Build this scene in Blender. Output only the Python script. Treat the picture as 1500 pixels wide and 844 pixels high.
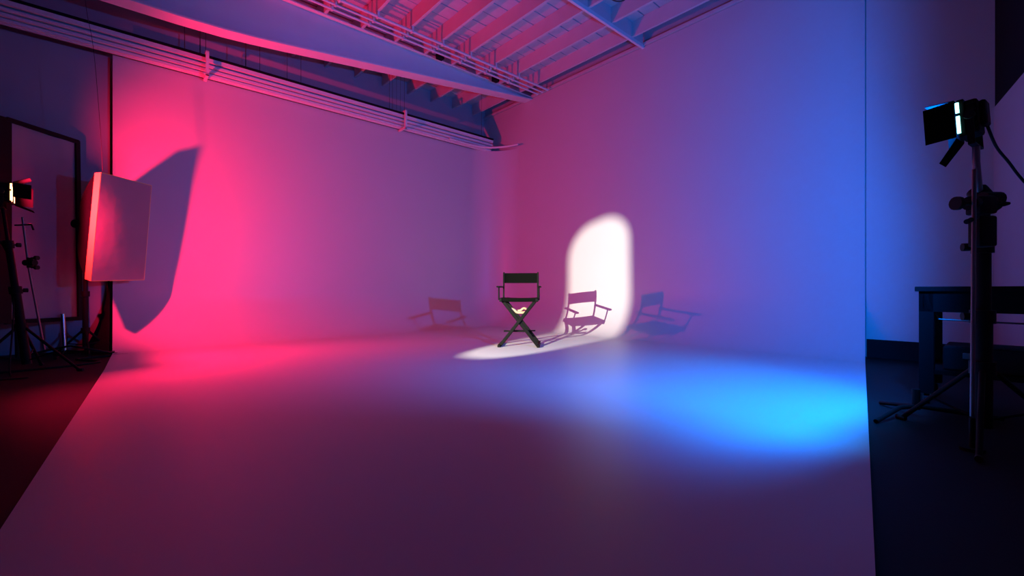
import bpy, bmesh, math, random
from mathutils import Vector, Matrix, Quaternion
random.seed(7)
for o in list(bpy.data.objects):
    bpy.data.objects.remove(o)
SC = bpy.context.scene
C = SC.collection

# ------------------------------------------------------------------ camera
F = 650.0                      # focal length in pixels of the 1500 px wide frame
CH = 0.8                       # camera height
cam = bpy.data.cameras.new('camera'); camo = bpy.data.objects.new('camera', cam)
C.objects.link(camo); SC.camera = camo
cam.sensor_width = 36.0; cam.lens = 36.0 * F / 1500.0
cam.shift_y = 3.0 / 1500.0
cam.clip_start = 0.02
camo.location = (0, 0, CH); camo.rotation_euler = (math.pi / 2, 0, 0)

# ------------------------------------------------------------------ world, exposure
w = bpy.data.worlds.new('world'); SC.world = w; w.use_nodes = True
w.node_tree.nodes['Background'].inputs[0].default_value = (0.16, 0.13, 0.30, 1)
w.node_tree.nodes['Background'].inputs[1].default_value = 0.006
SC.view_settings.view_transform = 'Standard'
SC.view_settings.look = 'None'
SC.view_settings.gamma = 1.0
SC.view_settings.use_curve_mapping = False
SC.view_settings.exposure = -0.3

# ------------------------------------------------------------------ lamps (studio fixtures)
RED_POS = Vector((-5.03, 4.48, 1.77)); RED_AIM = Vector((0.72, 0.69, 0.0)).normalized()
BLUE_POS = Vector((2.40, 2.38, 1.70)); BLUE_AIM = Vector((-0.56, 0.83, -0.06)).normalized()
WHITE_POS = Vector((-3.22, 1.04, 1.87))
RED = (1.0, 0.009, 0.065); BLUE = (0.0, 0.16, 1.0); CYAN = (0.0, 0.38, 1.0)

def spot(name, pos, aim, watts, col, deg, blend, radius=0.04, sx=1.0):
    l = bpy.data.lights.new(name, 'SPOT'); o = bpy.data.objects.new(name, l); C.objects.link(o)
    l.energy = watts; l.color = col; l.spot_size = math.radians(deg); l.spot_blend = blend
    l.shadow_soft_size = radius
    o.location = pos
    o.rotation_euler = Vector(aim).to_track_quat('-Z', 'Y').to_euler()
    o.scale = (sx, 1, 1)
    return o

LIGHTS = dict(
    red_hot=(RED_POS + RED_AIM * 0.03, (0.78, 0.06, -0.62), 560, RED, 82, 0.7, 0.035),
    red_flood=(RED_POS + RED_AIM * 0.03, RED_AIM, 1100, RED, 165, 0.6, 0.03),
    blue_hot=(BLUE_POS + BLUE_AIM * 0.03, (-0.38, 0.50, -0.78), 230, CYAN, 84, 0.6, 0.04),
    blue_flood=(BLUE_POS + BLUE_AIM * 0.03, BLUE_AIM, 900, BLUE, 168, 0.3, 0.035),
    white_profile=(WHITE_POS, (0.545, 0.835, -0.165), 7600, (1.0, 0.96, 0.78), 30, 0.1, 0.008),
)
for n, a in LIGHTS.items():
    spot(n, *a)

# ------------------------------------------------------------------ frame of the room
K = Vector((-0.365, 10.75, 0)); DL = Vector((0.7467, 0.6651, 0)); DR = Vector((0.6651, -0.7467, 0))
def P(u, v, z=0.0):            # u along the left wall from the corner, v along the right wall
    return K - DL * u + DR * v + Vector((0, 0, z))
def PX(x, y, Y):               # a sight line of the survey at depth Y
    return Vector(((x - 750) / F * Y, Y, CH + (425 - y) / F * Y))
GZ = -0.02                     # the bare studio floor; the painted cyclorama floor is at 0

# ------------------------------------------------------------------ materials
def mat(name, col, rough=0.6, spec=0.3, metal=0.0, var=0.0, scale=8.0, bump=0.0, bscale=60.0, emit=None, estr=0.0, trans=0.0):
    m = bpy.data.materials.new(name); m.use_nodes = True
    nt = m.node_tree; b = nt.nodes['Principled BSDF']
    b.inputs['Base Color'].default_value = (*col, 1); b.inputs['Roughness'].default_value = rough
    b.inputs['Specular IOR Level'].default_value = spec; b.inputs['Metallic'].default_value = metal
    tc = nt.nodes.new('ShaderNodeTexCoord')
    if var > 0:
        n = nt.nodes.new('ShaderNodeTexNoise'); n.inputs['Scale'].default_value = scale; n.inputs['Detail'].default_value = 4
        r = nt.nodes.new('ShaderNodeMapRange'); r.inputs['To Min'].default_value = 1 - var; r.inputs['To Max'].default_value = 1 + var
        mx = nt.nodes.new('ShaderNodeVectorMath'); mx.operation = 'SCALE'; mx.inputs[0].default_value = col
        nt.links.new(tc.outputs['Object'], n.inputs['Vector']); nt.links.new(n.outputs['Fac'], r.inputs['Value'])
        nt.links.new(r.outputs['Result'], mx.inputs['Scale']); nt.links.new(mx.outputs['Vector'], b.inputs['Base Color'])
    if bump > 0:
        n2 = nt.nodes.new('ShaderNodeTexNoise'); n2.inputs['Scale'].default_value = bscale
        bp = nt.nodes.new('ShaderNodeBump'); bp.inputs['Strength'].default_value = bump; bp.inputs['Distance'].default_value = 0.01
        nt.links.new(tc.outputs['Object'], n2.inputs['Vector']); nt.links.new(n2.outputs['Fac'], bp.inputs['Height'])
        nt.links.new(bp.outputs['Normal'], b.inputs['Normal'])
    if emit:
        b.inputs['Emission Color'].default_value = (*emit, 1); b.inputs['Emission Strength'].default_value = estr
    if trans:
        b.inputs['Transmission Weight'].default_value = trans
    return m
M = dict(
    cyc=mat('white_cyclorama_paint', (0.50, 0.50, 0.50), 0.42, 0.32, var=0.03, scale=1.5, bump=0.03, bscale=25),
    wall=mat('painted_studio_wall', (0.34, 0.34, 0.36), 0.8, 0.2, var=0.06, scale=3, bump=0.05),
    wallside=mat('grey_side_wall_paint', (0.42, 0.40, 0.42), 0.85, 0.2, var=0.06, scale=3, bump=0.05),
    dark=mat('near_black_wall', (0.012, 0.010, 0.012), 0.9, 0.1, var=0.2),
    floor=mat('black_studio_floor', (0.009, 0.008, 0.009), 0.6, 0.12, var=0.35, scale=2.5, bump=0.05),
    deck=mat('white_painted_deck_board', (0.50, 0.50, 0.50), 0.75, 0.2, var=0.12, scale=6, bump=0.1),
    wood=mat('white_painted_timber', (0.52, 0.50, 0.50), 0.7, 0.2, var=0.08, scale=5, bump=0.08),
    roof=mat('dark_roof_felt', (0.02, 0.02, 0.02), 0.9, 0.1, var=0.2),
    steel=mat('white_painted_steel', (0.66, 0.66, 0.66), 0.55, 0.35, var=0.05, scale=4, bump=0.03),
    pipe=mat('galvanised_pipe', (0.62, 0.62, 0.62), 0.5, 0.5, var=0.08, scale=12),
    wire=mat('dark_wire', (0.05, 0.05, 0.05), 0.6, 0.3, var=0.1),
    black=mat('black_painted_metal', (0.005, 0.005, 0.006), 0.6, 0.12, var=0.2, scale=20),
    door=mat('matte_black_door', (0.002, 0.002, 0.002), 1.0, 0.02, var=0.1),
    blackfab=mat('black_nylon_fabric', (0.012, 0.012, 0.013), 0.8, 0.15, var=0.25, scale=40, bump=0.1, bscale=300),
    rubber=mat('black_rubber', (0.008, 0.008, 0.008), 0.7, 0.2, var=0.1),
    chrome=mat('brushed_chrome', (0.55, 0.55, 0.55), 0.28, 0.6, metal=1.0, var=0.05, scale=30),
    gun=mat('satin_steel_tube', (0.16, 0.16, 0.16), 0.45, 0.4, metal=0.7, var=0.1, scale=30),
    diff=mat('white_diffusion_cloth', (0.50, 0.48, 0.50), 0.8, 0.15, var=0.06, scale=5, bump=0.25, bscale=7),
    rim=mat('fabric_rim_glow_tint', (0.80, 0.72, 0.12), 0.75, 0.2, var=0.05, scale=10, bump=0.1),  # yellow base colour imitates overexposed red lamplight on the rim fabric
    canvas=mat('black_canvas', (0.003, 0.0035, 0.0025), 0.95, 0.03, var=0.25, scale=60, bump=0.2, bscale=500),
    cwood=mat('black_lacquered_wood', (0.0025, 0.0025, 0.002), 0.55, 0.08, var=0.2, scale=15),
    brace=mat('pale_natural_wood', (0.42, 0.31, 0.19), 0.5, 0.3, var=0.15, scale=25),
    table=mat('black_workbench_laminate', (0.005, 0.0045, 0.005), 0.8, 0.06, var=0.15, scale=10),
    lens_red=mat('red_gelled_lens', (0.9, 0.3, 0.2), 0.3, 0.5, var=0.02, emit=(1.0, 0.35, 0.15), estr=8),
    lens_blue=mat('cyan_gelled_lens', (0.3, 0.8, 0.9), 0.3, 0.5, var=0.02, emit=(0.30, 0.95, 0.85), estr=5),
)

# ------------------------------------------------------------------ mesh helpers
def link(name, bm, m, parent=None, smooth=False):
    bmesh.ops.recalc_face_normals(bm, faces=bm.faces)
    me = bpy.data.meshes.new(name); bm.to_mesh(me); bm.free()
    me.materials.append(M[m] if isinstance(m, str) else m)
    if smooth:
        for p in me.polygons: p.use_smooth = True
        me.set_sharp_from_angle(angle=math.radians(40))
    o = bpy.data.objects.new(name, me); C.objects.link(o)
    if parent is not None: o.parent = parent
    return o
def tag(o, label, cat, group=None):
    o['label'] = label; o['category'] = cat
    if group: o['group'] = group
    return o
def struct(o, label=None, cat='structure'):
    o['kind'] = 'structure'
    if label: o['label'] = label
    if label: o['category'] = cat
    return o
def thing(name, label, cat, loc=(0, 0, 0), rotz=0.0, group=None):
    o = bpy.data.objects.new(name, None); C.objects.link(o)
    o.empty_display_size = 0.1
    o.location = loc; o.rotation_euler = (0, 0, rotz)
    return tag(o, label, cat, group)
def hexa(bm, pts):             # eight corners: four of one end, four of the other
    v = [bm.verts.new(p) for p in pts]
    for f in ((0, 1, 2, 3), (7, 6, 5, 4), (0, 4, 5, 1), (1, 5, 6, 2), (2, 6, 7, 3), (3, 7, 4, 0)):
        bm.faces.new([v[i] for i in f])
    return v
def box(bm, a, b, bev=0.0):
    x0, y0, z0 = a; x1, y1, z1 = b
    t = bmesh.new()
    hexa(t, [(x0, y0, z0), (x1, y0, z0), (x1, y1, z0), (x0, y1, z0), (x0, y0, z1), (x1, y0, z1), (x1, y1, z1), (x0, y1, z1)])
    if bev > 0:
        bmesh.ops.bevel(t, geom=list(t.edges), offset=bev, segments=2, affect='EDGES', profile=0.5)
    me = bpy.data.meshes.new('t'); t.to_mesh(me); t.free(); bm.from_mesh(me); bpy.data.meshes.remove(me)
    return bm
def ubox(bm, u0, u1, v0, v1, z0, z1):
    hexa(bm, [P(u0, v0, z0), P(u1, v0, z0), P(u1, v1, z0), P(u0, v1, z0), P(u0, v0, z1), P(u1, v0, z1), P(u1, v1, z1), P(u0, v1, z1)])
    return bm
def bar(bm, p, q, wdt, thk, up=(0, 0, 1), bev=0.0):
    p = Vector(p); q = Vector(q); d = (q - p).normalized(); up = Vector(up)
    s = d.cross(up)
    if s.length < 1e-4: s = d.cross(Vector((0, 1, 0)))
    s.normalize(); t = s.cross(d).normalized()
    s *= wdt / 2; t *= thk / 2
    tb = bmesh.new()
    hexa(tb, [p - s - t, p + s - t, p + s + t, p - s + t, q - s - t, q + s - t, q + s + t, q - s + t])
    if bev > 0: bmesh.ops.bevel(tb, geom=list(tb.edges), offset=bev, segments=2, affect='EDGES', profile=0.5)
    me = bpy.data.meshes.new('t'); tb.to_mesh(me); tb.free(); bm.from_mesh(me); bpy.data.meshes.remove(me)
    return bm
def tube(bm, pts, r, seg=12, cap=True, radii=None):
    pts = [Vector(p) for p in pts]; rings = []
    prev = None
    for i, p in enumerate(pts):
        d = (pts[min(i + 1, len(pts) - 1)] - pts[max(i - 1, 0)]).normalized()
        if prev is None:
            a = d.cross(Vector((0, 0, 1)))
            if a.length < 1e-3: a = d.cross(Vector((1, 0, 0)))
        else:
            a = prev - d * prev.dot(d)
        a.normalize(); prev = a; b = d.cross(a)
        rr = radii[i] if radii else r
        rings.append([bm.verts.new(p + a * rr * math.cos(2 * math.pi * k / seg) + b * rr * math.sin(2 * math.pi * k / seg)) for k in range(seg)])
    for i in range(len(rings) - 1):
        for k in range(seg):
            bm.faces.new([rings[i][k], rings[i][(k + 1) % seg], rings[i + 1][(k + 1) % seg], rings[i + 1][k]])
    if cap:
        bm.faces.new(rings[0][::-1]); bm.faces.new(rings[-1])
    return bm
def curve(pts, n=8):           # Catmull-Rom through the points
    pts = [Vector(p) for p in pts]; out = []
    q = [pts[0] * 2 - pts[1]] + pts + [pts[-1] * 2 - pts[-2]]
    for i in range(1, len(q) - 2):
        for k in range(n):
            t = k / n
            out.append(0.5 * ((2 * q[i]) + (-q[i - 1] + q[i + 1]) * t + (2 * q[i - 1] - 5 * q[i] + 4 * q[i + 1] - q[i + 2]) * t * t + (-q[i - 1] + 3 * q[i] - 3 * q[i + 1] + q[i + 2]) * t ** 3))
    out.append(pts[-1]); return out
def plate(bm, quad, thk):      # a thick sheet through four points
    q = [Vector(p) for p in quad]; n = (q[1] - q[0]).cross(q[3] - q[0]).normalized() * thk / 2
    hexa(bm, [p - n for p in q] + [p + n for p in q]); return bm

# ================================================================== THE SETTING
# cyclorama: painted floor, cove, left and right wall and rounded corner in one sweep
RC = 0.80; CC = 0.82; HL = 4.06; HR = 5.05; UE = 6.92
def vend(u): return 7.08 + 0.178 * u
bm = bmesh.new()
prof = []
NP = 18
for i in range(NP + 1):
    a = math.pi / 2 * i / NP
    prof.append((RC - RC * math.sin(a), RC - RC * math.cos(a)))      # inset, height
prof += [(0, 1.6), (0, 2.4), (0, 3.2), (0, HL)]
rows = []
NL, NA, NR = 14, 24, 14
for d, z in prof:
    row = []
    for i in range(NL): row.append(P(UE + (CC - UE) * i / NL, d, z))
    for i in range(NA + 1):
        a = math.pi / 2 * i / NA; r = CC - d
        row.append(P(CC - r * math.sin(a), CC - r * math.cos(a), z))
    ve = vend(d)
    for i in range(1, NR + 1): row.append(P(d, CC + (ve - CC) * i / NR, z))
    rows.append([bm.verts.new(p) for p in row])
# the painted floor inside the cove
fl = [bm.verts.new(P(7.32, 8.38, 0)), bm.verts.new(P(7.17, 6.05, 0)), bm.verts.new(P(6.97, 2.2, 0))]
bm.faces.new(rows[0][:] + fl)
for i in range(len(rows) - 1):
    for k in range(len(rows[0]) - 1):
        bm.faces.new([rows[i][k], rows[i][k + 1], rows[i + 1][k + 1], rows[i + 1][k]])
# right wall goes on up to the roof
top = rows[-1]; k0 = NL + NA
up = [bm.verts.new(Vector((top[k].co.x, top[k].co.y, HR))) for k in range(k0, len(top))]
sa = [bm.verts.new(P(0, CC + (-0.5 - CC) * i / 4, HL)) for i in range(1, 5)]; sb2 = [bm.verts.new(P(0, CC + (-0.5 - CC) * i / 4, HR)) for i in range(1, 5)]
sa = [top[k0]] + sa; sb2 = [up[0]] + sb2
for i in range(4): bm.faces.new([sa[i + 1], sa[i], sb2[i], sb2[i + 1]])
for i in range(len(up) - 1):
    bm.faces.new([top[k0 + i], top[k0 + i + 1], up[i + 1], up[i]])
cyc = link('wall_cyclorama', bm, 'cyc', smooth=True)
sol = cyc.modifiers.new('thickness', 'SOLIDIFY'); sol.thickness = 0.018; sol.offset = 0; sol.use_rim = False
struct(cyc)
for p in cyc.data.polygons: p.use_smooth = len(p.vertices) == 4
# make the thickness lie behind the visible face
sol.offset = -1 if cyc.data.polygons[len(cyc.data.polygons) // 2].normal.dot(Vector((0, -1, 0.2))) > 0 else 1

# bare black floor
bm = bmesh.new(); ubox(bm, -0.2, 12.1, -0.6, 11.1, GZ - 0.1, GZ); struct(link('floor', bm, 'floor'))
# outer walls
bm = bmesh.new(); ubox(bm, -0.2, 12.1, -0.62, -0.5, GZ, 5.6); struct(link('wall_left', bm, 'wall'))
bm = bmesh.new(); ubox(bm, 6.95, 12.0, -0.5, -0.12, GZ, 4.06); struct(link('wall_left', bm, 'wall'))
bm = bmesh.new(); ubox(bm, -0.14, -0.03, -0.5, 8.4, GZ, 5.6); struct(link('wall_back', bm, 'wall'))
bm = bmesh.new(); ubox(bm, -0.03, -0.003, 7.093, 8.25, GZ, 5.05); struct(link('wall_back', bm, 'cyc'))
bm = bmesh.new(); ubox(bm, -0.003, 0.012, 7.10, 8.14, GZ, 0.20); struct(link('baseboard_back', bm, 'dark'))
def sv(u): return 8.155 + 0.21 * u
def slant(bm, u0, u1, z0, z1, off=0.0, t=0.12):
    hexa(bm, [P(u0, sv(u0) + off, z0), P(u1, sv(u1) + off, z0), P(u1, sv(u1) + off + t, z0), P(u0, sv(u0) + off + t, z0),
              P(u0, sv(u0) + off, z1), P(u1, sv(u1) + off, z1), P(u1, sv(u1) + off + t, z1), P(u0, sv(u0) + off + t, z1)])
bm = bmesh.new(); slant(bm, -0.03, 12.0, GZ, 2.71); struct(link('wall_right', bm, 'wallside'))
bm = bmesh.new(); slant(bm, -0.03, 12.0, 2.71, 5.6, 0.01); struct(link('wall_right_upper', bm, 'dark'))  # upper part of the side wall, coloured near-black
bm = bmesh.new(); ubox(bm, 12.0, 12.12, -0.5, 11.1, GZ, 5.6); struct(link('wall_front', bm, 'dark'))
# ceiling: rafters under a deck of painted boards, dark roof above
ceil = bpy.data.objects.new('ceiling', None); C.objects.link(ceil); ceil['kind'] = 'structure'
RB = 5.08; RT = 5.33
bm = bmesh.new(); ubox(bm, -0.2, 12.1, -0.6, 11.1, RT + 0.045, RT + 0.12); link('roof_sheet', bm, 'roof', ceil)
bm = bmesh.new(); ubox(bm, 0.338, 0.382, -0.5, 11.0, RB, RT)
r0 = link('rafter', bm, 'wood', ceil)
n = 0
for k in range(1, 20):
    c = r0.copy(); C.objects.link(c); c.parent = ceil
    c.location = -DL * (0.5865 * k)
u_l = -2.4
bm = bmesh.new(); ubox(bm, 0.0, 12.0, -0.5, -0.5 + 0.262, RT, RT + 0.03)
p0 = link('deck_board', bm, 'deck', ceil)
for k in range(1, 41):
    c = p0.copy(); C.objects.link(c); c.parent = ceil
    c.location = DR * (0.28 * k) + Vector((0, 0, random.uniform(0, 0.008)))
# wall plate on top of the right wall, blocking rows between rafters
bm = bmesh.new(); ubox(bm, -0.10, 0.035, -0.5, 7.2, 5.06, 5.11); struct(link('trim_1', bm, 'wood'))
# second steel crossbeam: shallow strap carrying the rafters
sb = bpy.data.objects.new('crossbeam', None); C.objects.link(sb); sb.location = P(0, 4.0, 5.08); sb['kind'] = 'structure'
bm = bmesh.new(); o_ = sb.location
def rel(bm, o):
    for v in bm.verts: v.co -= Vector(o)
    return bm
bm = bmesh.new(); ubox(bm, 0.0, 12, 3.98, 4.02, 5.02, 5.08); link('strap', rel(bm, o_), 'steel', sb)
for k in range(0, 14):
    bm = bmesh.new(); u0 = 0.382 + 0.5865 * (k) - 0.5865; u0 = max(u0, 0.04)
    ubox(bm, u0, 0.338 + 0.5865 * k, 3.975, 4.02, 5.08, 5.33); link('blocking', rel(bm, o_), 'wood', sb)

# haunched steel girder parallel to the left wall
g = bpy.data.objects.new('girder', None); C.objects.link(g); g.location = P(0, 1.12, 5.0); g['kind'] = 'structure'
gz = [(0.02, 5.03), (1.5, 4.845), (3.6, 4.58), (5.0, 4.405), (5.45, 4.355), (5.8, 4.325), (6.3, 4.305), (7.0, 4.30), (12.0, 4.30)]
bm = bmesh.new()
for (ua, za), (ub, zb) in zip(gz[:-1], gz[1:]):
    hexa(bm, [P(ua, 1.11, za), P(ub, 1.11, zb), P(ub, 1.13, zb), P(ua, 1.13, za), P(ua, 1.11, 5.07), P(ub, 1.11, 5.07), P(ub, 1.13, 5.07), P(ua, 1.13, 5.07)])
bmesh.ops.remove_doubles(bm, verts=bm.verts, dist=1e-4)
link('web', rel(bm, g.location), 'steel', g)
bm = bmesh.new()
for (ua, za), (ub, zb) in zip(gz[:-1], gz[1:]):
    hexa(bm, [P(ua, 1.0, za - 0.02), P(ub, 1.0, zb - 0.02), P(ub, 1.24, zb - 0.02), P(ua, 1.24, za - 0.02), P(ua, 1.0, za), P(ub, 1.0, zb), P(ub, 1.24, zb), P(ua, 1.24, za)])
bmesh.ops.remove_doubles(bm, verts=bm.verts, dist=1e-4)
link('bottom_flange', rel(bm, g.location), 'steel', g)
bm = bmesh.new(); ubox(bm, 0.02, 12, 1.02, 1.22, 5.065, 5.08); link('top_flange', rel(bm, g.location), 'steel', g)

# three conduits slung under the rafters in front of the girder
for v, z, r, lab in ((1.50, 5.02, 0.018, 'thin metal conduit nearest the steel girder under the rafters'),
                     (1.64, 5.015, 0.016, 'middle one of three metal conduits running under the rafters'),
                     (1.80, 5.01, 0.022, 'thickest metal conduit under the rafters, farthest from the girder')):
    bm = bmesh.new(); o = P(0.1, v, z)
    tube(bm, [P(0.1, v, z), P(4, v, z), P(8, v, z), P(11.8, v, z)], r, 10)
    t = thing('conduit', lab, 'pipe', o, group='conduits under the rafters')
    link('pipe', rel(bm, o), 'pipe', t, smooth=True)
    for k in range(1, 12):
        bm = bmesh.new(); u = 0.36 + 0.5865 * k * 1.0
        ubox(bm, u - 0.015, u + 0.015, v - r - 0.01, v + r + 0.01, z - r - 0.004, 5.08)
        link('pipe_strap', rel(bm, o), 'pipe', t)
# junction boxes on the conduits
for u, lab in ((2.45, 'small dark junction box on the conduits left of the corner'), (1.15, 'small dark junction box on the conduits near the room corner')):
    bm = bmesh.new(); ubox(bm, u, u + 0.12, 1.36, 1.46, 4.98, 5.07)
    tag(link('junction_box', bm, 'black'), lab, 'electrical box')

# suspended curtain track: four rails, brackets and hanger wires
o = P(0.5, 0.12, HL)
t = thing('curtain_track', 'long bundle of parallel ceiling rails hung on wires above the left wall', 'track', o)
for i, (dv, dz) in enumerate(((0.10, 0.00), (0.13, 0.055), (0.15, 0.115), (0.17, 0.185))):
    bm = bmesh.new()
    hh = 0.022 if i < 3 else 0.035
    ubox(bm, 0.30, 11.9, dv, dv + 0.05, HL + 0.0 + dz, HL + dz + hh * 1.6)
    link('rail', rel(bm, o), 'steel', t)
bm = bmesh.new(); ubox(bm, 0.3, 11.9, 0.06, 0.10, HL - 0.01, HL + 0.25); link('back_plate', rel(bm, o), 'steel', t)
bm = bmesh.new(); ubox(bm, 0.3, 11.9, 0.06, 0.24, HL + 0.25, HL + 0.275); link('dark_cap', rel(bm, o), 'black', t)
# curved end of the track following the rounded corner
bm = bmesh.new(); pts = curve([P(1.5, 0.2, HL + 0.02), P(0.9, 0.22, HL + 0.0), P(0.55, 0.36, HL - 0.01), P(0.3, 0.62, HL), P(0.18, 0.95, HL + 0.0)], 6)
tube(bm, pts, 0.022, 8); link('curved_end', rel(bm, o), 'pipe', t, smooth=True)
for px_ in (302, 590):
    ratio = (px_ - 750) / F
    # distance along the wall whose line of sight is that column
    best = min((abs((P(uu / 100, 0.2).x / P(uu / 100, 0.2).y) - ratio), uu / 100) for uu in range(30, 1100))[1]
    bm = bmesh.new(); u = best
    ubox(bm, u - 0.02, u + 0.02, 0.05, 0.34, HL - 0.06, HL - 0.03)
    ubox(bm, u - 0.02, u + 0.02, 0.30, 0.34, HL - 0.06, HL + 0.30)
    ubox(bm, u - 0.02, u + 0.02, 0.05, 0.34, HL + 0.28, HL + 0.30)
    link('bracket', rel(bm, o), 'steel', t)
for px_ in (270, 293, 301, 360, 381, 421, 441, 571, 592, 705):
    ratio = (px_ - 750) / F
    u = min((abs((P(uu / 100, 0.15).x / P(uu / 100, 0.15).y) - ratio), uu / 100) for uu in range(30, 1100))[1]
    bm = bmesh.new(); tube(bm, [P(u, 0.15, HL + 0.26), P(u, 0.15, 5.33)], 0.007 if px_ in (293, 360) else 0.004, 6)
    link('hanger_wire', rel(bm, o), 'wire', t)
bm = bmesh.new()
for px_ in (575, 581, 586):
    ratio = (px_ - 750) / F
    u = min((abs((P(uu / 100, 0.15).x / P(uu / 100, 0.15).y) - ratio), uu / 100) for uu in range(30, 1100))[1]
    tube(bm, [P(u, 0.15, HL + 0.26), P(u, 0.15, 5.33)], 0.003, 5)
link('cable_strands', rel(bm, o), 'wire', t)
# lit strip high on the wall behind the girder: a timber ledger
bm = bmesh.new(); ubox(bm, 0.05, 12, -0.5, -0.485, 4.62, 4.66); struct(link('trim_2', bm, 'wall'))

# loop of cable at the ceiling
c0 = PX(905, -8, 6.3)
bm = bmesh.new(); ring = [c0 + Vector((0.13 * math.cos(a), 0.05 * math.sin(a), 0.13 * math.sin(a))) for a in [i * math.pi / 12 for i in range(25)]]
tube(bm, ring, 0.010, 8)
tube(bm, [c0 + Vector((0, 0, 0.13)), Vector((c0.x, c0.y, 5.33))], 0.008, 6)
tag(link('cable_loop', bm, 'wire', smooth=True), 'black loop of cable hanging from the ceiling boards', 'cable')

# ================================================================== THE CHAIR
def make_chair():
    fy = 6.42
    t = thing('director_chair', 'tall black folding director chair with canvas seat and back in the white light', 'chair', (0.112, fy, 0), math.radians(-5))
    D = 0.40                                    # front to back
    yf, yb = -D / 2, D / 2
    HW = 0.265
    # crossed legs: front pair and rear pair
    for y, s in ((yf, 1), (yb, 1)):
        bm = bmesh.new(); bar(bm, (-0.27, y, 0.012), (0.235, y, 0.655), 0.044, 0.026, (0, 1, 0), 0.004)
        link('leg', bm, 'cwood', t)
        bm = bmesh.new(); yy = y + 0.03
        bar(bm, (0.27, yy, 0.012), (-0.235, yy, 0.655), 0.044, 0.026, (0, 1, 0), 0.004)
        link('leg', bm, 'cwood', t)
        bm = bmesh.new(); tube(bm, [(0, y - 0.022, 0.355), (0, y + 0.052, 0.355)], 0.011, 12); link('pivot_bolt', bm, 'black', t, True)
    for s in (-1, 1):
        bm = bmesh.new(); box(bm, (s * 0.275 - 0.02, yf - 0.06, 0.0), (s * 0.275 + 0.02, yb + 0.09, 0.034), 0.006); link('foot_rail', bm, 'cwood', t)
        bm = bmesh.new(); box(bm, (s * 0.253 - 0.018, yf - 0.04, 0.635), (s * 0.253 + 0.018, yb + 0.06, 0.685), 0.006); link('seat_rail', bm, 'cwood', t)
        bm = bmesh.new(); box(bm, (s * 0.283 - 0.026, yf - 0.07, 0.835), (s * 0.283 + 0.026, yb + 0.07, 0.858), 0.008); link('armrest', bm, 'cwood', t)
        bm = bmesh.new(); tube(bm, [(s * 0.283, yf + 0.02, 0.66), (s * 0.283, yf + 0.02, 0.84)], 0.011, 10); link('arm_post', bm, 'cwood', t, True)
        bm = bmesh.new(); bar(bm, (s * 0.255, yb - 0.005, 0.66), (s * 0.255, yb + 0.05, 1.068), 0.022, 0.030, (0, 1, 0), 0.004); link('back_post', bm, 'cwood', t)
    # canvas seat: slightly sagging sheet wrapped over the rails
    bm = bmesh.new(); N = 12; top_ = []; bot = []
    for i in range(N + 1):
        x = -0.262 + 0.524 * i / N; sag = 0.008 * (1 - (x / 0.262) ** 2)
        top_.append([bm.verts.new((x, yf - 0.03, 0.690 - sag)), bm.verts.new((x, yb + 0.04, 0.690 - sag))])
        bot.append([bm.verts.new((x, yf - 0.03, 0.642 - sag)), bm.verts.new((x, yb + 0.04, 0.642 - sag))])
    for i in range(N):
        bm.faces.new([top_[i][0], top_[i + 1][0], top_[i + 1][1], top_[i][1]]); bm.faces.new([bot[i][0], bot[i][1], bot[i + 1][1], bot[i + 1][0]])
        bm.faces.new([top_[i][0], bot[i][0], bot[i + 1][0], top_[i + 1][0]]); bm.faces.new([top_[i][1], top_[i + 1][1], bot[i + 1][1], bot[i][1]])
    bm.faces.new([top_[0][0], top_[0][1], bot[0][1], bot[0][0]]); bm.faces.new([top_[N][0], bot[N][0], bot[N][1], top_[N][1]])
    link('seat', bm, 'canvas', t)
    # canvas back: curved band round the posts
    bm = bmesh.new(); N = 14; fr = []
    for i in range(N + 1):
        x = -0.268 + 0.536 * i / N; c = 0.035 * (1 - (x / 0.268) ** 2)
        y0 = yb + 0.025 + c
        fr.append([bm.verts.new(q) for q in ((x, y0 - 0.012, 0.905), (x, y0 + 0.012, 0.905), (x, y0 + 0.034, 1.055), (x, y0 + 0.010, 1.055))])
    for i in range(N):
        for k in range(4): bm.faces.new([fr[i][k], fr[i][(k + 1) % 4], fr[i + 1][(k + 1) % 4], fr[i + 1][k]])
    bm.faces.new(fr[0][::-1]); bm.faces.new(fr[N])
    link('backrest', bm, 'canvas', t)
    # footrest and low cross bar
    bm = bmesh.new(); box(bm, (-0.22, yf + 0.075, 0.205), (0.13, yf + 0.11, 0.225), 0.004); link('footrest', bm, 'cwood', t)
    bm = bmesh.new(); box(bm, (-0.15, yb - 0.05, 0.19), (0.22, yb - 0.02, 0.207), 0.004); link('cross_bar', bm, 'cwood', t)
    # pale brace between the legs above the crossing
    bm = bmesh.new()
    tube(bm, curve([(-0.115, yf + 0.08, 0.535), (-0.07, yf + 0.08, 0.515), (-0.03, yf + 0.08, 0.485), (0.04, yf + 0.08, 0.48), (0.11, yf + 0.08, 0.485)], 5), 0.019, 8)
    tube(bm, curve([(0.10, yf + 0.13, 0.53), (0.06, yf + 0.13, 0.538), (0.02, yf + 0.13, 0.51), (-0.03, yf + 0.13, 0.50)], 5), 0.017, 8)
    b = link('brace', bm, 'brace', t, True); b['label'] = 'pale wooden brace'
    return t
make_chair()

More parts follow.
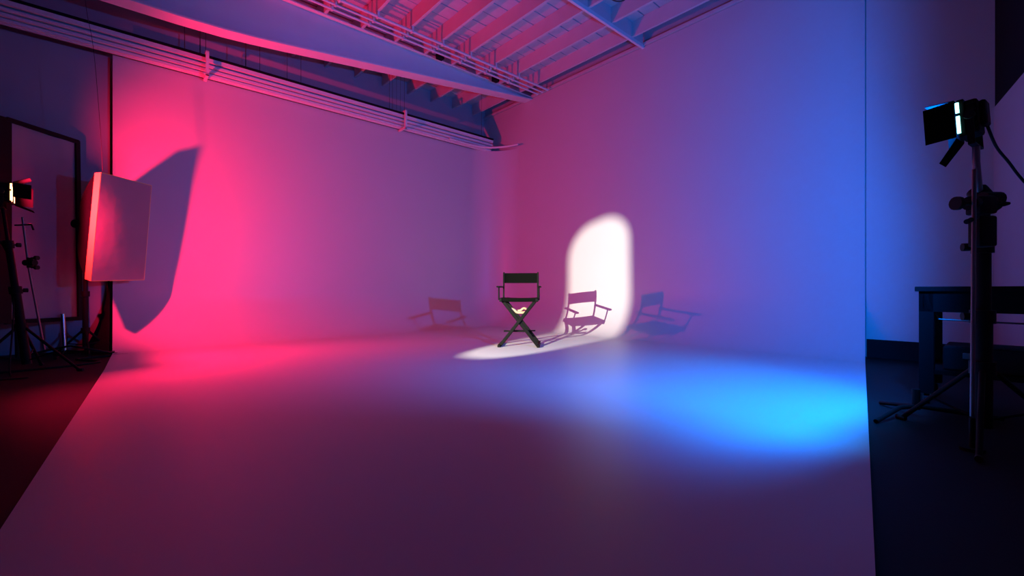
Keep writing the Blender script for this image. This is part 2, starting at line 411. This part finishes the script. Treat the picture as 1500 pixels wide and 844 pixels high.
# ================================================================== FIXTURES
def fixture(name, label, pos, aim, lens_mat, s=1.0, dep=0.6, side=1, near_open=8, far_open=35, top_open=25, bot_open=55, size=(0.20, 0.22), trim=1.0):
    q = Vector(aim).to_track_quat('X', 'Z')
    t = thing(name, label, 'studio light', pos); t.rotation_mode = 'QUATERNION'; t.rotation_quaternion = q
    W, H = size[0] * s / 2, size[1] * s / 2
    fx = -0.012                                                       # front of the housing
    bm = bmesh.new(); box(bm, (fx - 0.17 * s * dep, -W * 0.9, -H * 0.92), (fx - 0.008, W * 0.9, H * 0.92), 0.014)
    for i in range(5):
        z = -H * 0.7 + H * 1.4 * i / 4
        box(bm, (fx - 0.15 * s * dep, -W * 0.97, z - 0.004), (fx - 0.03 * s, W * 0.97, z + 0.004))
    link('housing', bm, 'black', t)
    bm = bmesh.new(); box(bm, (fx - 0.235 * s * dep, -W * 0.6, -H * 0.55), (fx - 0.165 * s * dep, W * 0.6, H * 0.8), 0.012); link('rear_cap', bm, 'black', t)
    # open front frame
    bm = bmesh.new()
    for a, b in (((fx - 0.02, -W, -H), (fx + 0.004, -W + 0.012, H)), ((fx - 0.02, W - 0.012, -H), (fx + 0.004, W, H)), ((fx - 0.02, -W, -H), (fx + 0.004, W, -H + 0.012)), ((fx - 0.02, -W, H - 0.012), (fx + 0.004, W, H))):
        box(bm, a, b)
    link('front_frame', bm, 'black', t)
    bm = bmesh.new(); tube(bm, [(fx - 0.012, 0, 0), (fx + 0.0, 0, 0)], min(W, H) * 0.85, 28, radii=[min(W, H) * 0.85, min(W, H) * 0.80]); link('lens', bm, lens_mat, t, True)
    # glowing gap between housing and doors
    for sg in (-1, 1):
        bm = bmesh.new()
        box(bm, (fx - 0.004, sg * (W + 0.004) - 0.003, -H * 0.82), (fx + 0.010, sg * (W + 0.004) + 0.003, H * 0.12))
        box(bm, (fx - 0.004, sg * (W + 0.004) - 0.003, H * 0.30), (fx + 0.010, sg * (W + 0.004) + 0.003, H * 0.86))
        gl = link('light_gap', bm, lens_mat, t); gl['label'] = 'glowing slit of light'
    # four barn doors
    def door(axis, sg, ang, ln, flare, cut=1.0):
        a = math.radians(ang); bm = bmesh.new(); x0 = fx + 0.014
        if axis == 'y':
            e = sg * (W + 0.004); q = [(x0, e, -H * cut), (x0, e, H), (x0 + ln * math.cos(a), e + sg * ln * math.sin(a), H * flare), (x0 + ln * math.cos(a), e + sg * ln * math.sin(a), -H * flare * cut)]
        else:
            e = sg * (H + 0.004); q = [(x0, -W, e), (x0, W, e), (x0 + ln * math.cos(a), W * flare, e + sg * ln * math.sin(a)), (x0 + ln * math.cos(a), -W * flare, e + sg * ln * math.sin(a))]
        plate(bm, q, 0.003); link('barn_door', bm, 'door', t)
    door('y', -side, near_open, 0.14 * s, 1.0, trim)
    door('y', side, far_open, 0.14 * s, 1.0)
    door('z', 1, top_open, 0.13 * s, 0.9)
    door('z', -1, bot_open, 0.15 * s, 0.8)
    # yoke
    bm = bmesh.new(); xm = fx - 0.10 * s * dep
    for sg in (-1, 1): box(bm, (xm - 0.014, sg * (W + 0.014) - 0.003, -H - 0.05), (xm + 0.014, sg * (W + 0.014) + 0.003, 0.02))
    box(bm, (xm - 0.014, -W - 0.016, -H - 0.055), (xm + 0.014, W + 0.016, -H - 0.048)); link('yoke', bm, 'black', t)
    for sg in (-1, 1):
        bm = bmesh.new(); tube(bm, [(xm, sg * (W + 0.01), 0), (xm, sg * (W + 0.035), 0)], 0.022, 14); link('knob', bm, 'rubber', t, True)
    return t, q, xm, H

rt, rq, rxm, rH = fixture('spotlight', 'red glowing studio spotlight with barn doors in front of the tall panel at left', RED_POS, RED_AIM, 'lens_red', 1.0, 0.6, 1, -30, 31, 28, 24, (0.22, 0.20), 0.47)
bt, bq, bxm, bH = fixture('spotlight', 'black studio spotlight with barn doors and cyan light slit on the right stand', BLUE_POS, BLUE_AIM, 'lens_blue', 0.90, 0.46, -1, -6, 51, 6, 55, (0.165, 0.215))

def light_stand(name, label, base, topz, lean=(0, 0), r=0.017, legr=0.75, start=0.3, riser=None, legz=0.45, matl='black', post_r=(0.030, 0.024, 0.017)):
    t = thing(name, label, 'light stand', (base[0], base[1], GZ))
    H = topz - GZ
    def at(z): return Vector((lean[0] * (z / H), lean[1] * (z / H), z))
    z1, z2 = H * 0.50, H * 0.78
    for a, b, rr, nm in ((0.08, z1, post_r[0], 'lower_post'), (z1 - 0.02, z2, post_r[1], 'middle_post'), (z2 - 0.02, H, post_r[2], 'upper_post')):
        bm = bmesh.new(); tube(bm, [at(a), at(b)], rr, 14); link(nm, bm, matl, t, True)
    for zz, rr in ((z1, post_r[0] + 0.012), (z2, post_r[1] + 0.012), (legz, post_r[0] + 0.014)):
        bm = bmesh.new(); tube(bm, [at(zz - 0.035), at(zz + 0.035)], rr, 14); link('collar', bm, 'black', t, True)
        if zz != legz:
            bm = bmesh.new(); p = at(zz); d = Vector((math.cos(start + 1), math.sin(start + 1), 0))
            tube(bm, [p, p + d * 0.06], 0.008, 8); tube(bm, [p + d * 0.055, p + d * 0.085], 0.022, 10); link('knob', bm, 'rubber', t, True)
    for k in range(3):
        a = start + k * 2 * math.pi / 3; d = Vector((math.cos(a), math.sin(a), 0))
        bm = bmesh.new(); tube(bm, [at(legz) + d * 0.03, d * legr * 0.96 + Vector((0, 0, 0.022)), d * legr + Vector((0, 0, 0.014))], 0.013, 10)
        L = link('leg', bm, matl, t, True)
        bm = bmesh.new(); tube(bm, [d * (legr - 0.03) + Vector((0, 0, 0.016)), d * (legr + 0.02) + Vector((0, 0, 0.016))], 0.0155, 10); link('rubber_foot', bm, 'rubber', L, True)
        bm = bmesh.new(); tube(bm, [at(0.12) + d * 0.02, (at(legz) + d * 0.03) * 0.45 + (d * legr) * 0.55], 0.007, 8); link('brace', bm, matl, t, True)
    return t, at

# ---- left stand with the red spotlight
rb = RED_POS + rq @ Vector((rxm, 0, -rH - 0.055))
ls, lat = light_stand('light_stand', 'black light stand at far left carrying the red spotlight', (-4.83, rb.y, 0), rb.z - 0.0, lean=(rb.x + 4.83, 0), start=0.1, legr=0.48, post_r=(0.036, 0.028, 0.014))
base = Vector((-4.83, rb.y, GZ))
# boom arm / rod leaning against the stand, with a grip head
o = PX(60, 512, 4.62)
t = thing('grip_arm', 'thin steel grip arm slanting down beside the far left stand', 'grip arm', o)
bm = bmesh.new(); tube(bm, [PX(33, 318, 4.40), PX(42, 392, 4.45), PX(65, 512, 4.62)], 0.010, 10); link('rod', rel(bm, o), 'gun', t, True)
bm = bmesh.new(); a_ = PX(44, 385, 4.42); tube(bm, [a_ + Vector((-0.05, 0, 0)), a_ + Vector((0.05, 0, 0))], 0.03, 12); tube(bm, [a_ + Vector((0, 0, -0.05)), a_ + Vector((0, 0, 0.05))], 0.024, 12)
link('grip_head', rel(bm, o), 'black', t, True)
for yy in (378, 392):
    bm = bmesh.new(); q_ = PX(46, yy, 4.40); tube(bm, [q_, q_ + Vector((0.06, -0.01, 0.0))], 0.008, 8); tube(bm, [q_ + Vector((0.05, -0.01, 0)), q_ + Vector((0.075, -0.01, 0))], 0.022, 10)
    link('knob', rel(bm, o), 'rubber', t, True)
bm = bmesh.new(); tube(bm, [PX(22, 330, 4.42), PX(46, 329, 4.40), PX(49, 337, 4.40)], 0.008, 8); link('tee_handle', rel(bm, o), 'black', t, True)

# ---- right stand with the blue spotlight
bb = BLUE_POS + bq @ Vector((bxm, 0, -bH - 0.055))
rs, rat = light_stand('light_stand', 'heavy black light stand at right carrying the cyan lit spotlight', (2.545, 2.40, 0), bb.z - 0.22, start=math.radians(101.7), legr=0.42, post_r=(0.040, 0.034, 0.030), legz=0.40)
def world_on(t, pts): return [Vector(p) - t.location for p in pts]
bm = bmesh.new(); tube(bm, world_on(rs, [(2.530, 2.40, bb.z - 0.26), (bb.x + 0.0, bb.y, bb.z - 0.08), (bb.x, bb.y, bb.z)]), 0.016, 12); link('spigot', bm, 'gun', rs, True)
bm = bmesh.new(); c_ = Vector((2.535, 2.40, bb.z - 0.27)) - rs.location
tube(bm, [c_ + Vector((-0.045, -0.05, 0)), c_ + Vector((0.045, -0.05, 0))], 0.038, 14); tube(bm, [c_ + Vector((0, -0.06, -0.05)), c_ + Vector((0, 0.02, 0.06))], 0.045, 14)
link('swivel_clamp', bm, 'black', rs, True)
# separate thin pole with super clamp, in front of the heavy stand
o = PX(1424, 606, 2.27); o.z = GZ
t = thing('clamp_pole', 'thin reddish steel pole clamped upright against the heavy right stand', 'pole', o)
bm = bmesh.new(); tube(bm, [PX(1424, 610, 2.27), PX(1427, 300, 2.25), PX(1427, 248, 2.25)], 0.0095, 10); link('pole', rel(bm, o), 'gun', t, True)
bm = bmesh.new(); p_ = PX(1424, 612, 2.27); tube(bm, [p_, (p_.x, p_.y, GZ + 0.012)], 0.012, 10); tube(bm, [(p_.x, p_.y, GZ), (p_.x, p_.y, GZ + 0.016)], 0.05, 16); link('foot', rel(bm, o), 'black', t, True)
bm = bmesh.new(); h = PX(1430, 298, 2.30)
tube(bm, [PX(1420, 298, 2.27), PX(1450, 296, 2.33)], 0.036, 14); box(bm, tuple(h + Vector((-0.03, -0.05, -0.06))), tuple(h + Vector((0.06, 0.03, 0.03))), 0.01)
box(bm, tuple(PX(1432, 345, 2.30) + Vector((-0.02, -0.03, -0.06))), tuple(PX(1432, 345, 2.30) + Vector((0.075, 0.035, 0.10))), 0.012)
link('clamp', rel(bm, o), 'black', t, True)
bm = bmesh.new(); tube(bm, [PX(1402, 298, 2.26), PX(1424, 298, 2.27)], 0.010, 8); tube(bm, [PX(1399, 298, 2.26), PX(1405, 298, 2.26)], 0.034, 14); link('knob', rel(bm, o), 'rubber', t, True)
bm = bmesh.new(); tube(bm, [PX(1452, 300, 2.30), PX(1464, 300, 2.29), PX(1470, 299, 2.29), PX(1478, 298, 2.29)], 0.01, 10, radii=[0.006, 0.006, 0.013, 0.008]); link('tee_handle', rel(bm, o), 'black', t, True)
bm = bmesh.new(); tube(bm, [PX(1416, 325, 2.24), PX(1432, 318, 2.27)], 0.01, 10, radii=[0.013, 0.008]); link('ratchet_handle', rel(bm, o), 'black', t, True)

# cables
def cable(name, label, pts, r=0.006, n=8, m='rubber'):
    bm = bmesh.new(); tube(bm, curve(pts, n), r, 8)
    return tag(link(name, bm, m, smooth=True), label, 'cable')
bk = BLUE_POS + bq @ Vector((-0.095, 0, -0.03))
cable('power_cable', 'black power cable running from the right spotlight out to the right', [bk, PX(1459, 214, 2.38), PX(1478, 238, 2.43), PX(1500, 266, 2.45), PX(1560, 330, 2.45), (3.1, 2.4, 0.4), (3.0, 2.2, GZ + 0.01)], 0.007)
rk = RED_POS + rq @ Vector((-0.145, 0, -0.04))
cable('power_cable', 'black power cable hanging from the red spotlight down the far left stand', [rk, rk + Vector((-0.05, -0.02, -0.2)), (-5.0, 4.42, 1.1), (-4.92, 4.38, 0.6), (-4.75, 4.2, 0.0), (-4.5, 4.1, GZ + 0.01), (-4.9, 3.8, GZ + 0.01)], 0.007)

# ================================================================== SOFTBOX (small, near the wall)
A = Vector((-4.923, 5.317, 2.21)); B = Vector((-5.098, 5.372, 0.907)); Cc = Vector((-4.913, 6.05, 2.224)); Dd = Vector((-5.04, 6.08, 0.94))
ctr = (A + B + Cc + Dd) / 4
nrm = (Cc - A).cross(B - A).normalized()
if nrm.x < 0: nrm = -nrm
o = Vector((ctr.x - 0.48, ctr.y, GZ))
t = thing('softbox', 'white faced square softbox with glowing rim beside the left edge of the wall', 'softbox', o)
bm = bmesh.new(); N = 8; grid = []
for i in range(N + 1):
    row = []
    for j in range(N + 1):
        a, b = i / N, j / N
        p = (A * (1 - a) + Cc * a) * (1 - b) + (B * (1 - a) + Dd * a) * b
        bulge = 0.015 * math.sin(math.pi * a) * math.sin(math.pi * b)
        row.append(bm.verts.new(p + nrm * bulge))
    grid.append(row)
for i in range(N):
    for j in range(N): bm.faces.new([grid[i][j], grid[i + 1][j], grid[i + 1][j + 1], grid[i][j + 1]])
bmesh.ops.solidify(bm, geom=list(bm.faces), thickness=0.004)
link('front_diffuser', rel(bm, o), 'diff', t, True)
# white rim: a lip running back from the face along each edge
back = nrm * -0.085
for p, q in ((A, B), (A, Cc), (Cc, Dd), (B, Dd)):
    bm = bmesh.new(); bulge = (p + q) / 2 + (((p + q) / 2 - ctr).normalized() * 0.012)
    inw = lambda x: (ctr - x).normalized() * 0.02
    plate(bm, [p, q, q + back + inw(q), p + back + inw(p)], 0.006)
    link('rim', rel(bm, o), 'rim', t)
apex = ctr - nrm * 0.50
R_ = 0.09
yv = Vector((0, 1, 0)); zv = Vector((0, 0, 1))
A2, B2, C2, D2 = [x + back + (ctr - x).normalized() * 0.02 for x in (A, B, Cc, Dd)]
sr = [apex + zv * R_ - yv * R_, apex - zv * R_ - yv * R_, apex + zv * R_ + yv * R_, apex - zv * R_ + yv * R_]
def body(p, q, r, s, n=6):
    bm = bmesh.new(); rows = []
    for i in range(n + 1):
        a = i / n; push = nrm * -0.05 * math.sin(math.pi * a)
        rows.append([bm.verts.new(p * (1 - a) + r * a + push), bm.verts.new((p * .5 + q * .5) * (1 - a) + (r * .5 + s * .5) * a + push * 0.5), bm.verts.new(q * (1 - a) + s * a + push)])
    for i in range(n):
        for k in range(2): bm.faces.new([rows[i][k], rows[i][k + 1], rows[i + 1][k + 1], rows[i + 1][k]])
    bmesh.ops.solidify(bm, geom=list(bm.faces), thickness=0.004)
    link('side_panel', rel(bm, o), 'blackfab', t, True)
body(A2, B2, sr[0], sr[1]); body(A2, C2, sr[0], sr[2]); body(C2, D2, sr[2], sr[3]); body(B2, D2, sr[1], sr[3])
bm = bmesh.new(); tube(bm, [apex + nrm * 0.02, apex - nrm * 0.03], R_ + 0.02, 20); link('speed_ring', rel(bm, o), 'black', t, True)
bm = bmesh.new(); tube(bm, [apex - nrm * 0.03, apex - nrm * 0.14], 0.055, 18); link('lamp_head', rel(bm, o), 'black', t, True)
# its stand
sb_ = Vector((apex.x - 0.0, apex.y + 0.0, 0))
light_stand('light_stand', 'dark light stand holding the white softbox, half hidden by the tall panel', (sb_.x, sb_.y, 0), apex.z - 0.115, start=1.4, legr=0.30, legz=0.30)
# suspension line
tr = P(7.1, 0.2, HL)
top_s = PX(137, 72, 5.30)
cable('suspension_cord', 'thin dark cord rising from the white softbox corner towards the ceiling rails', [A + Vector((0.0, 0.02, 0.01)), PX(147, 190, 5.33), top_s, top_s + Vector((-0.1, 0, 0.6)), Vector((top_s.x - 0.15, top_s.y, 5.30))], 0.0028, 6, 'wire')

# ================================================================== TALL DIFFUSION PANEL
YL, YR = 5.15, 5.85
TL = PX(13, 178, YL); BL = PX(13, 470, YL); TR = PX(110, 209, YR); BR = PX(114, 465, YR)
for p in (TL, BL): pass
o = (BL + BR) / 2; o.z = GZ
t = thing('diffusion_panel', 'tall rectangular fabric diffusion panel in a black frame at far left', 'light panel', o)
n2 = (TR - TL).cross(BL - TL).normalized()
if n2.x < 0: n2 = -n2
bm = bmesh.new(); N = 12; M_ = 20; grid = []
for i in range(N + 1):
    row = []
    for j in range(M_ + 1):
        a, b = i / N, j / M_
        p = (TL * (1 - a) + TR * a) * (1 - b) + (BL * (1 - a) + BR * a) * b
        wv = 0.010 * math.sin(a * 9 + b * 2.5) * math.sin(math.pi * a) + 0.006 * math.sin(a * 17 - b * 5) * math.sin(math.pi * a)
        row.append(bm.verts.new(p + n2 * wv))
    grid.append(row)
for i in range(N):
    for j in range(M_): bm.faces.new([grid[i][j], grid[i + 1][j], grid[i + 1][j + 1], grid[i][j + 1]])
bmesh.ops.solidify(bm, geom=list(bm.faces), thickness=0.004)
link('fabric', rel(bm, o), 'diff', t, True)
for p, q, wd in ((TL, TR, 0.05), (BL, BR, 0.05), (TR, BR, 0.05), (TL, BL, 0.14)):
    bm = bmesh.new(); d = ((p + q) / 2 - (TL + BR) / 2).normalized()
    e = (q - p).normalized() * 0.03
    bar(bm, p - e + d * (wd / 2 - 0.01), q + e + d * (wd / 2 - 0.01), wd, 0.06, up=tuple(n2)); link('frame_rail', rel(bm, o), 'black', t)
# legs under the panel
for px_, yy, dp, mm in ((97, 516, 5.6, 'chrome'), (30, 516, 5.25, 'black')):
    top_ = PX(px_ - 2, 460, dp); bt_ = PX(px_, yy, dp)
    if mm == 'chrome': end = bt_
    else: end = Vector((top_.x, top_.y, GZ + 0.02))
    bm = bmesh.new(); tube(bm, [top_ - n2 * 0.03, end - n2 * 0.02], 0.022, 12); L = link('support_leg', rel(bm, o), mm, t, True)
    if mm == 'chrome': L['label'] = 'shiny chrome support leg'
for a0, b0 in (((PX(97, 514, 5.6)), (-5.35, 5.2, GZ + 0.015)), ((PX(97, 514, 5.6)), (-5.85, 5.75, GZ + 0.015)), ((PX(97, 514, 5.6)), (-5.0, 5.62, GZ + 0.015))):
    bm = bmesh.new(); tube(bm, [a0, b0], 0.012, 8); link('foot', rel(bm, o), 'black', t, True)

# cables and base clutter on the left floor
cable('floor_cable', 'dark cable coiled on the floor below the tall panel', [(-5.9, 5.3, GZ + .02), (-5.5, 5.45, 0.10), (-5.2, 5.3, 0.12), (-5.0, 5.5, 0.03), (-5.3, 5.85, GZ + .02), (-5.7, 5.6, GZ + .02)], 0.012)
cable('floor_cable', 'dark cable snaking over the black floor toward the cyclorama edge', [(-5.4, 4.0, GZ + .01), (-4.9, 4.5, GZ + .01), (-4.65, 5.0, GZ + .01), (-5.1, 5.2, GZ + .01), (-4.85, 5.6, GZ + .01)], 0.012)

# black cloth skirt tucked behind the end of the cyclorama
bm = bmesh.new(); N = 10; ra = []
for i in range(N + 1):
    b = i / N; z = 1.0 * (1 - b) + GZ * b
    d = RC - math.sqrt(max(0, RC ** 2 - (RC - z) ** 2)) if z < RC else 0.0
    fl_ = 0.25 * b ** 2.2
    ra.append([bm.verts.new(P(UE + 0.03, d * 1.0 - 0.02, max(z, GZ))), bm.verts.new(P(UE + 0.05 + fl_, d * 0.6 - 0.05, max(z, GZ))), bm.verts.new(P(UE + 0.03, -0.11, max(z, GZ)))])
for i in range(N):
    for k in range(2): bm.faces.new([ra[i][k], ra[i][k + 1], ra[i + 1][k + 1], ra[i + 1][k]])
bmesh.ops.solidify(bm, geom=list(bm.faces), thickness=0.004)
tag(link('cloth_skirt', bm, 'blackfab', smooth=True), 'black cloth skirt hanging at the foot of the left cyclorama edge', 'cloth')

# ================================================================== WORK TABLE at right
o = P(2.2, 8.43, GZ); rz = math.atan2(-0.7467, 0.6651)
t = thing('work_table', 'black work table with thick top and lower shelf behind the right stand', 'table', o, rz)
# local x along v, local y along -u
X0, X1, Y0, Y1 = -0.60, 0.16, -0.34, 0.27
TH = 0.845
bm = bmesh.new(); box(bm, (X0 - 0.02, Y0 - 0.02, TH - 0.035), (X1 + 0.02, Y1 + 0.02, TH), 0.004); link('tabletop', bm, 'table', t)
for a, b in (((X0, Y0, TH - 0.18), (X1, Y0 + 0.03, TH - 0.03)), ((X0, Y1 - 0.03, TH - 0.18), (X1, Y1, TH - 0.03)), ((X0, Y0, TH - 0.18), (X0 + 0.03, Y1, TH - 0.03)), ((X1 - 0.03, Y0, TH - 0.18), (X1, Y1, TH - 0.03))):
    bm = bmesh.new(); box(bm, a, b); link('apron', bm, 'table', t)
for x in (X0, X1 - 0.08):
    for y in (Y0, Y1 - 0.08):
        bm = bmesh.new(); box(bm, (x, y, 0.08), (x + 0.08, y + 0.08, TH - 0.03), 0.004); L = link('leg', bm, 'table', t)
        bm = bmesh.new(); tube(bm, [(x + 0.025, y + 0.04, 0.036), (x + 0.055, y + 0.04, 0.036)], 0.035, 16); link('caster', bm, 'rubber', L, True)
        bm = bmesh.new(); box(bm, (x + 0.018, y + 0.02, 0.03), (x + 0.024, y + 0.06, 0.085)); box(bm, (x + 0.056, y + 0.02, 0.03), (x + 0.062, y + 0.06, 0.085)); link('caster_fork', bm, 'chrome', L)
bm = bmesh.new(); box(bm, (X0 + 0.02, Y0 + 0.02, 0.22), (X1 - 0.02, Y1 - 0.02, 0.25)); link('shelf', bm, 'table', t)
bm = bmesh.new(); tube(bm, curve([(X0 + 0.08, Y0 + 0.05, TH - 0.16), (X0 + 0.10, Y0 + 0.05, TH - 0.22), (X0 + 0.16, Y0 + 0.05, TH - 0.235), (X1 - 0.1, Y0 + 0.05, TH - 0.24), (X1 - 0.09, Y0 + 0.05, TH - 0.17)], 6), 0.006, 8); link('towel_bar', bm, 'gun', t, True)
# equipment case on the lower shelf
bm = bmesh.new(); box(bm, (-0.45, -0.26, 0), (0.08, 0.16, 0.17), 0.012)
cs = thing('equipment_case', 'dark flat equipment case lying on the lower shelf of the work table', 'case', P(2.2, 8.4, GZ + 0.25), rz)
link('body', bm, 'blackfab', cs)
for x in (-0.35, -0.06):
    bm = bmesh.new(); box(bm, (x, -0.275, 0.09), (x + 0.04, -0.255, 0.13), 0.003)
    link('latch', bm, 'gun', cs)
# clamp lying on the table
q0 = P(2.42, 8.42, GZ + TH)
cl = thing('spring_clamp', 'black spring clamp lying on the work table at the right edge', 'clamp', q0, 0.4)
bm = bmesh.new(); bar(bm, (0, 0, 0.012), (0.13, 0.0, 0.05), 0.02, 0.012); link('jaw', bm, 'black', cl)
bm = bmesh.new(); bar(bm, (0, 0.0, 0.034), (0.13, 0.0, 0.008), 0.02, 0.012); link('jaw', bm, 'black', cl)
# low stand base in front of the table
o = P(2.85, 7.95, GZ)
t = thing('stand_base', 'low black bent steel base leg on the dark floor before the work table', 'stand base', o)
pts = [PX(1283, 622, 2.72), PX(1318, 591, 2.85), PX(1342, 590, 2.87)]
bm = bmesh.new(); tube(bm, [(pts[0].x, pts[0].y, GZ + 0.015), (pts[1].x, pts[1].y, 0.045), (pts[2].x, pts[2].y, 0.05)], 0.014, 10); link('leg', rel(bm, o), 'black', t, True)
bm = bmesh.new(); tube(bm, [(pts[2].x, pts[2].y, 0.05), (pts[2].x + 0.45, pts[2].y - 0.1, GZ + 0.015)], 0.014, 10); link('leg', rel(bm, o), 'black', t, True)
bm = bmesh.new(); tube(bm, [(pts[2].x, pts[2].y, 0.03), (pts[2].x, pts[2].y, 0.16)], 0.022, 12); tube(bm, [(pts[2].x, pts[2].y, 0.05), (pts[2].x + 0.02, pts[2].y + 0.3, GZ + 0.015)], 0.014, 10); link('hub', rel(bm, o), 'black', t, True)

# profile spotlight with a tall rounded gate, standing out of frame to the left: it shapes the white beam
pd = Vector((0.545, 0.835, -0.165)).normalized(); pq = pd.to_track_quat('X', 'Z')
t = thing('profile_spotlight', 'long black profile spotlight throwing the white beam at the chair', 'studio light', WHITE_POS); t.rotation_mode = 'QUATERNION'; t.rotation_quaternion = pq
GD = 0.50; hw, hh, rc = 0.0385, 0.097, 0.032
hole = []
for cx, cy, a0 in ((hw - rc, hh - rc, 0), (-hw + rc, hh - rc, 90), (-hw + rc, -hh + rc, 180), (hw - rc, -hh + rc, 270)):
    for i in range(9):
        a = math.radians(a0 + i * 90 / 8); hx, hy = cx + rc * math.cos(a), cy + rc * math.sin(a); hole.append((hx, hy - (0.25 * hx if hy > 0 else 0)))
bm = bmesh.new(); n = len(hole); out = []
for a0 in (0, 90, 180, 270):
    for i in range(9):
        a = math.radians(a0 + i * 90 / 8)
        out.append((max(-0.17, min(0.17, 0.2404164 * math.cos(a))), max(-0.17, min(0.17, 0.2404164 * math.sin(a)))))
va = [bm.verts.new((GD, x, y)) for x, y in hole]; vb = [bm.verts.new((GD, x, y)) for x, y in out]
for i in range(n): bm.faces.new([va[i], va[(i + 1) % n], vb[(i + 1) % n], vb[i]])
link('gate_plate', bm, 'black', t)
for a, b in (((-0.12, -0.17, -0.17), (GD, -0.165, 0.17)), ((-0.12, 0.165, -0.17), (GD, 0.17, 0.17)), ((-0.12, -0.17, 0.165), (GD, 0.17, 0.17)), ((-0.12, -0.17, -0.17), (GD, 0.17, -0.165)), ((-0.12, -0.17, -0.17), (-0.115, 0.17, 0.17))):
    bm = bmesh.new(); box(bm, a, b); link('housing_panel', bm, 'black', t)
light_stand('light_stand', 'black light stand under the profile spotlight outside the left of the picture', (WHITE_POS.x + 0.12, WHITE_POS.y + 0.18, 0), WHITE_POS.z - 0.24, start=0.5, legr=0.5)
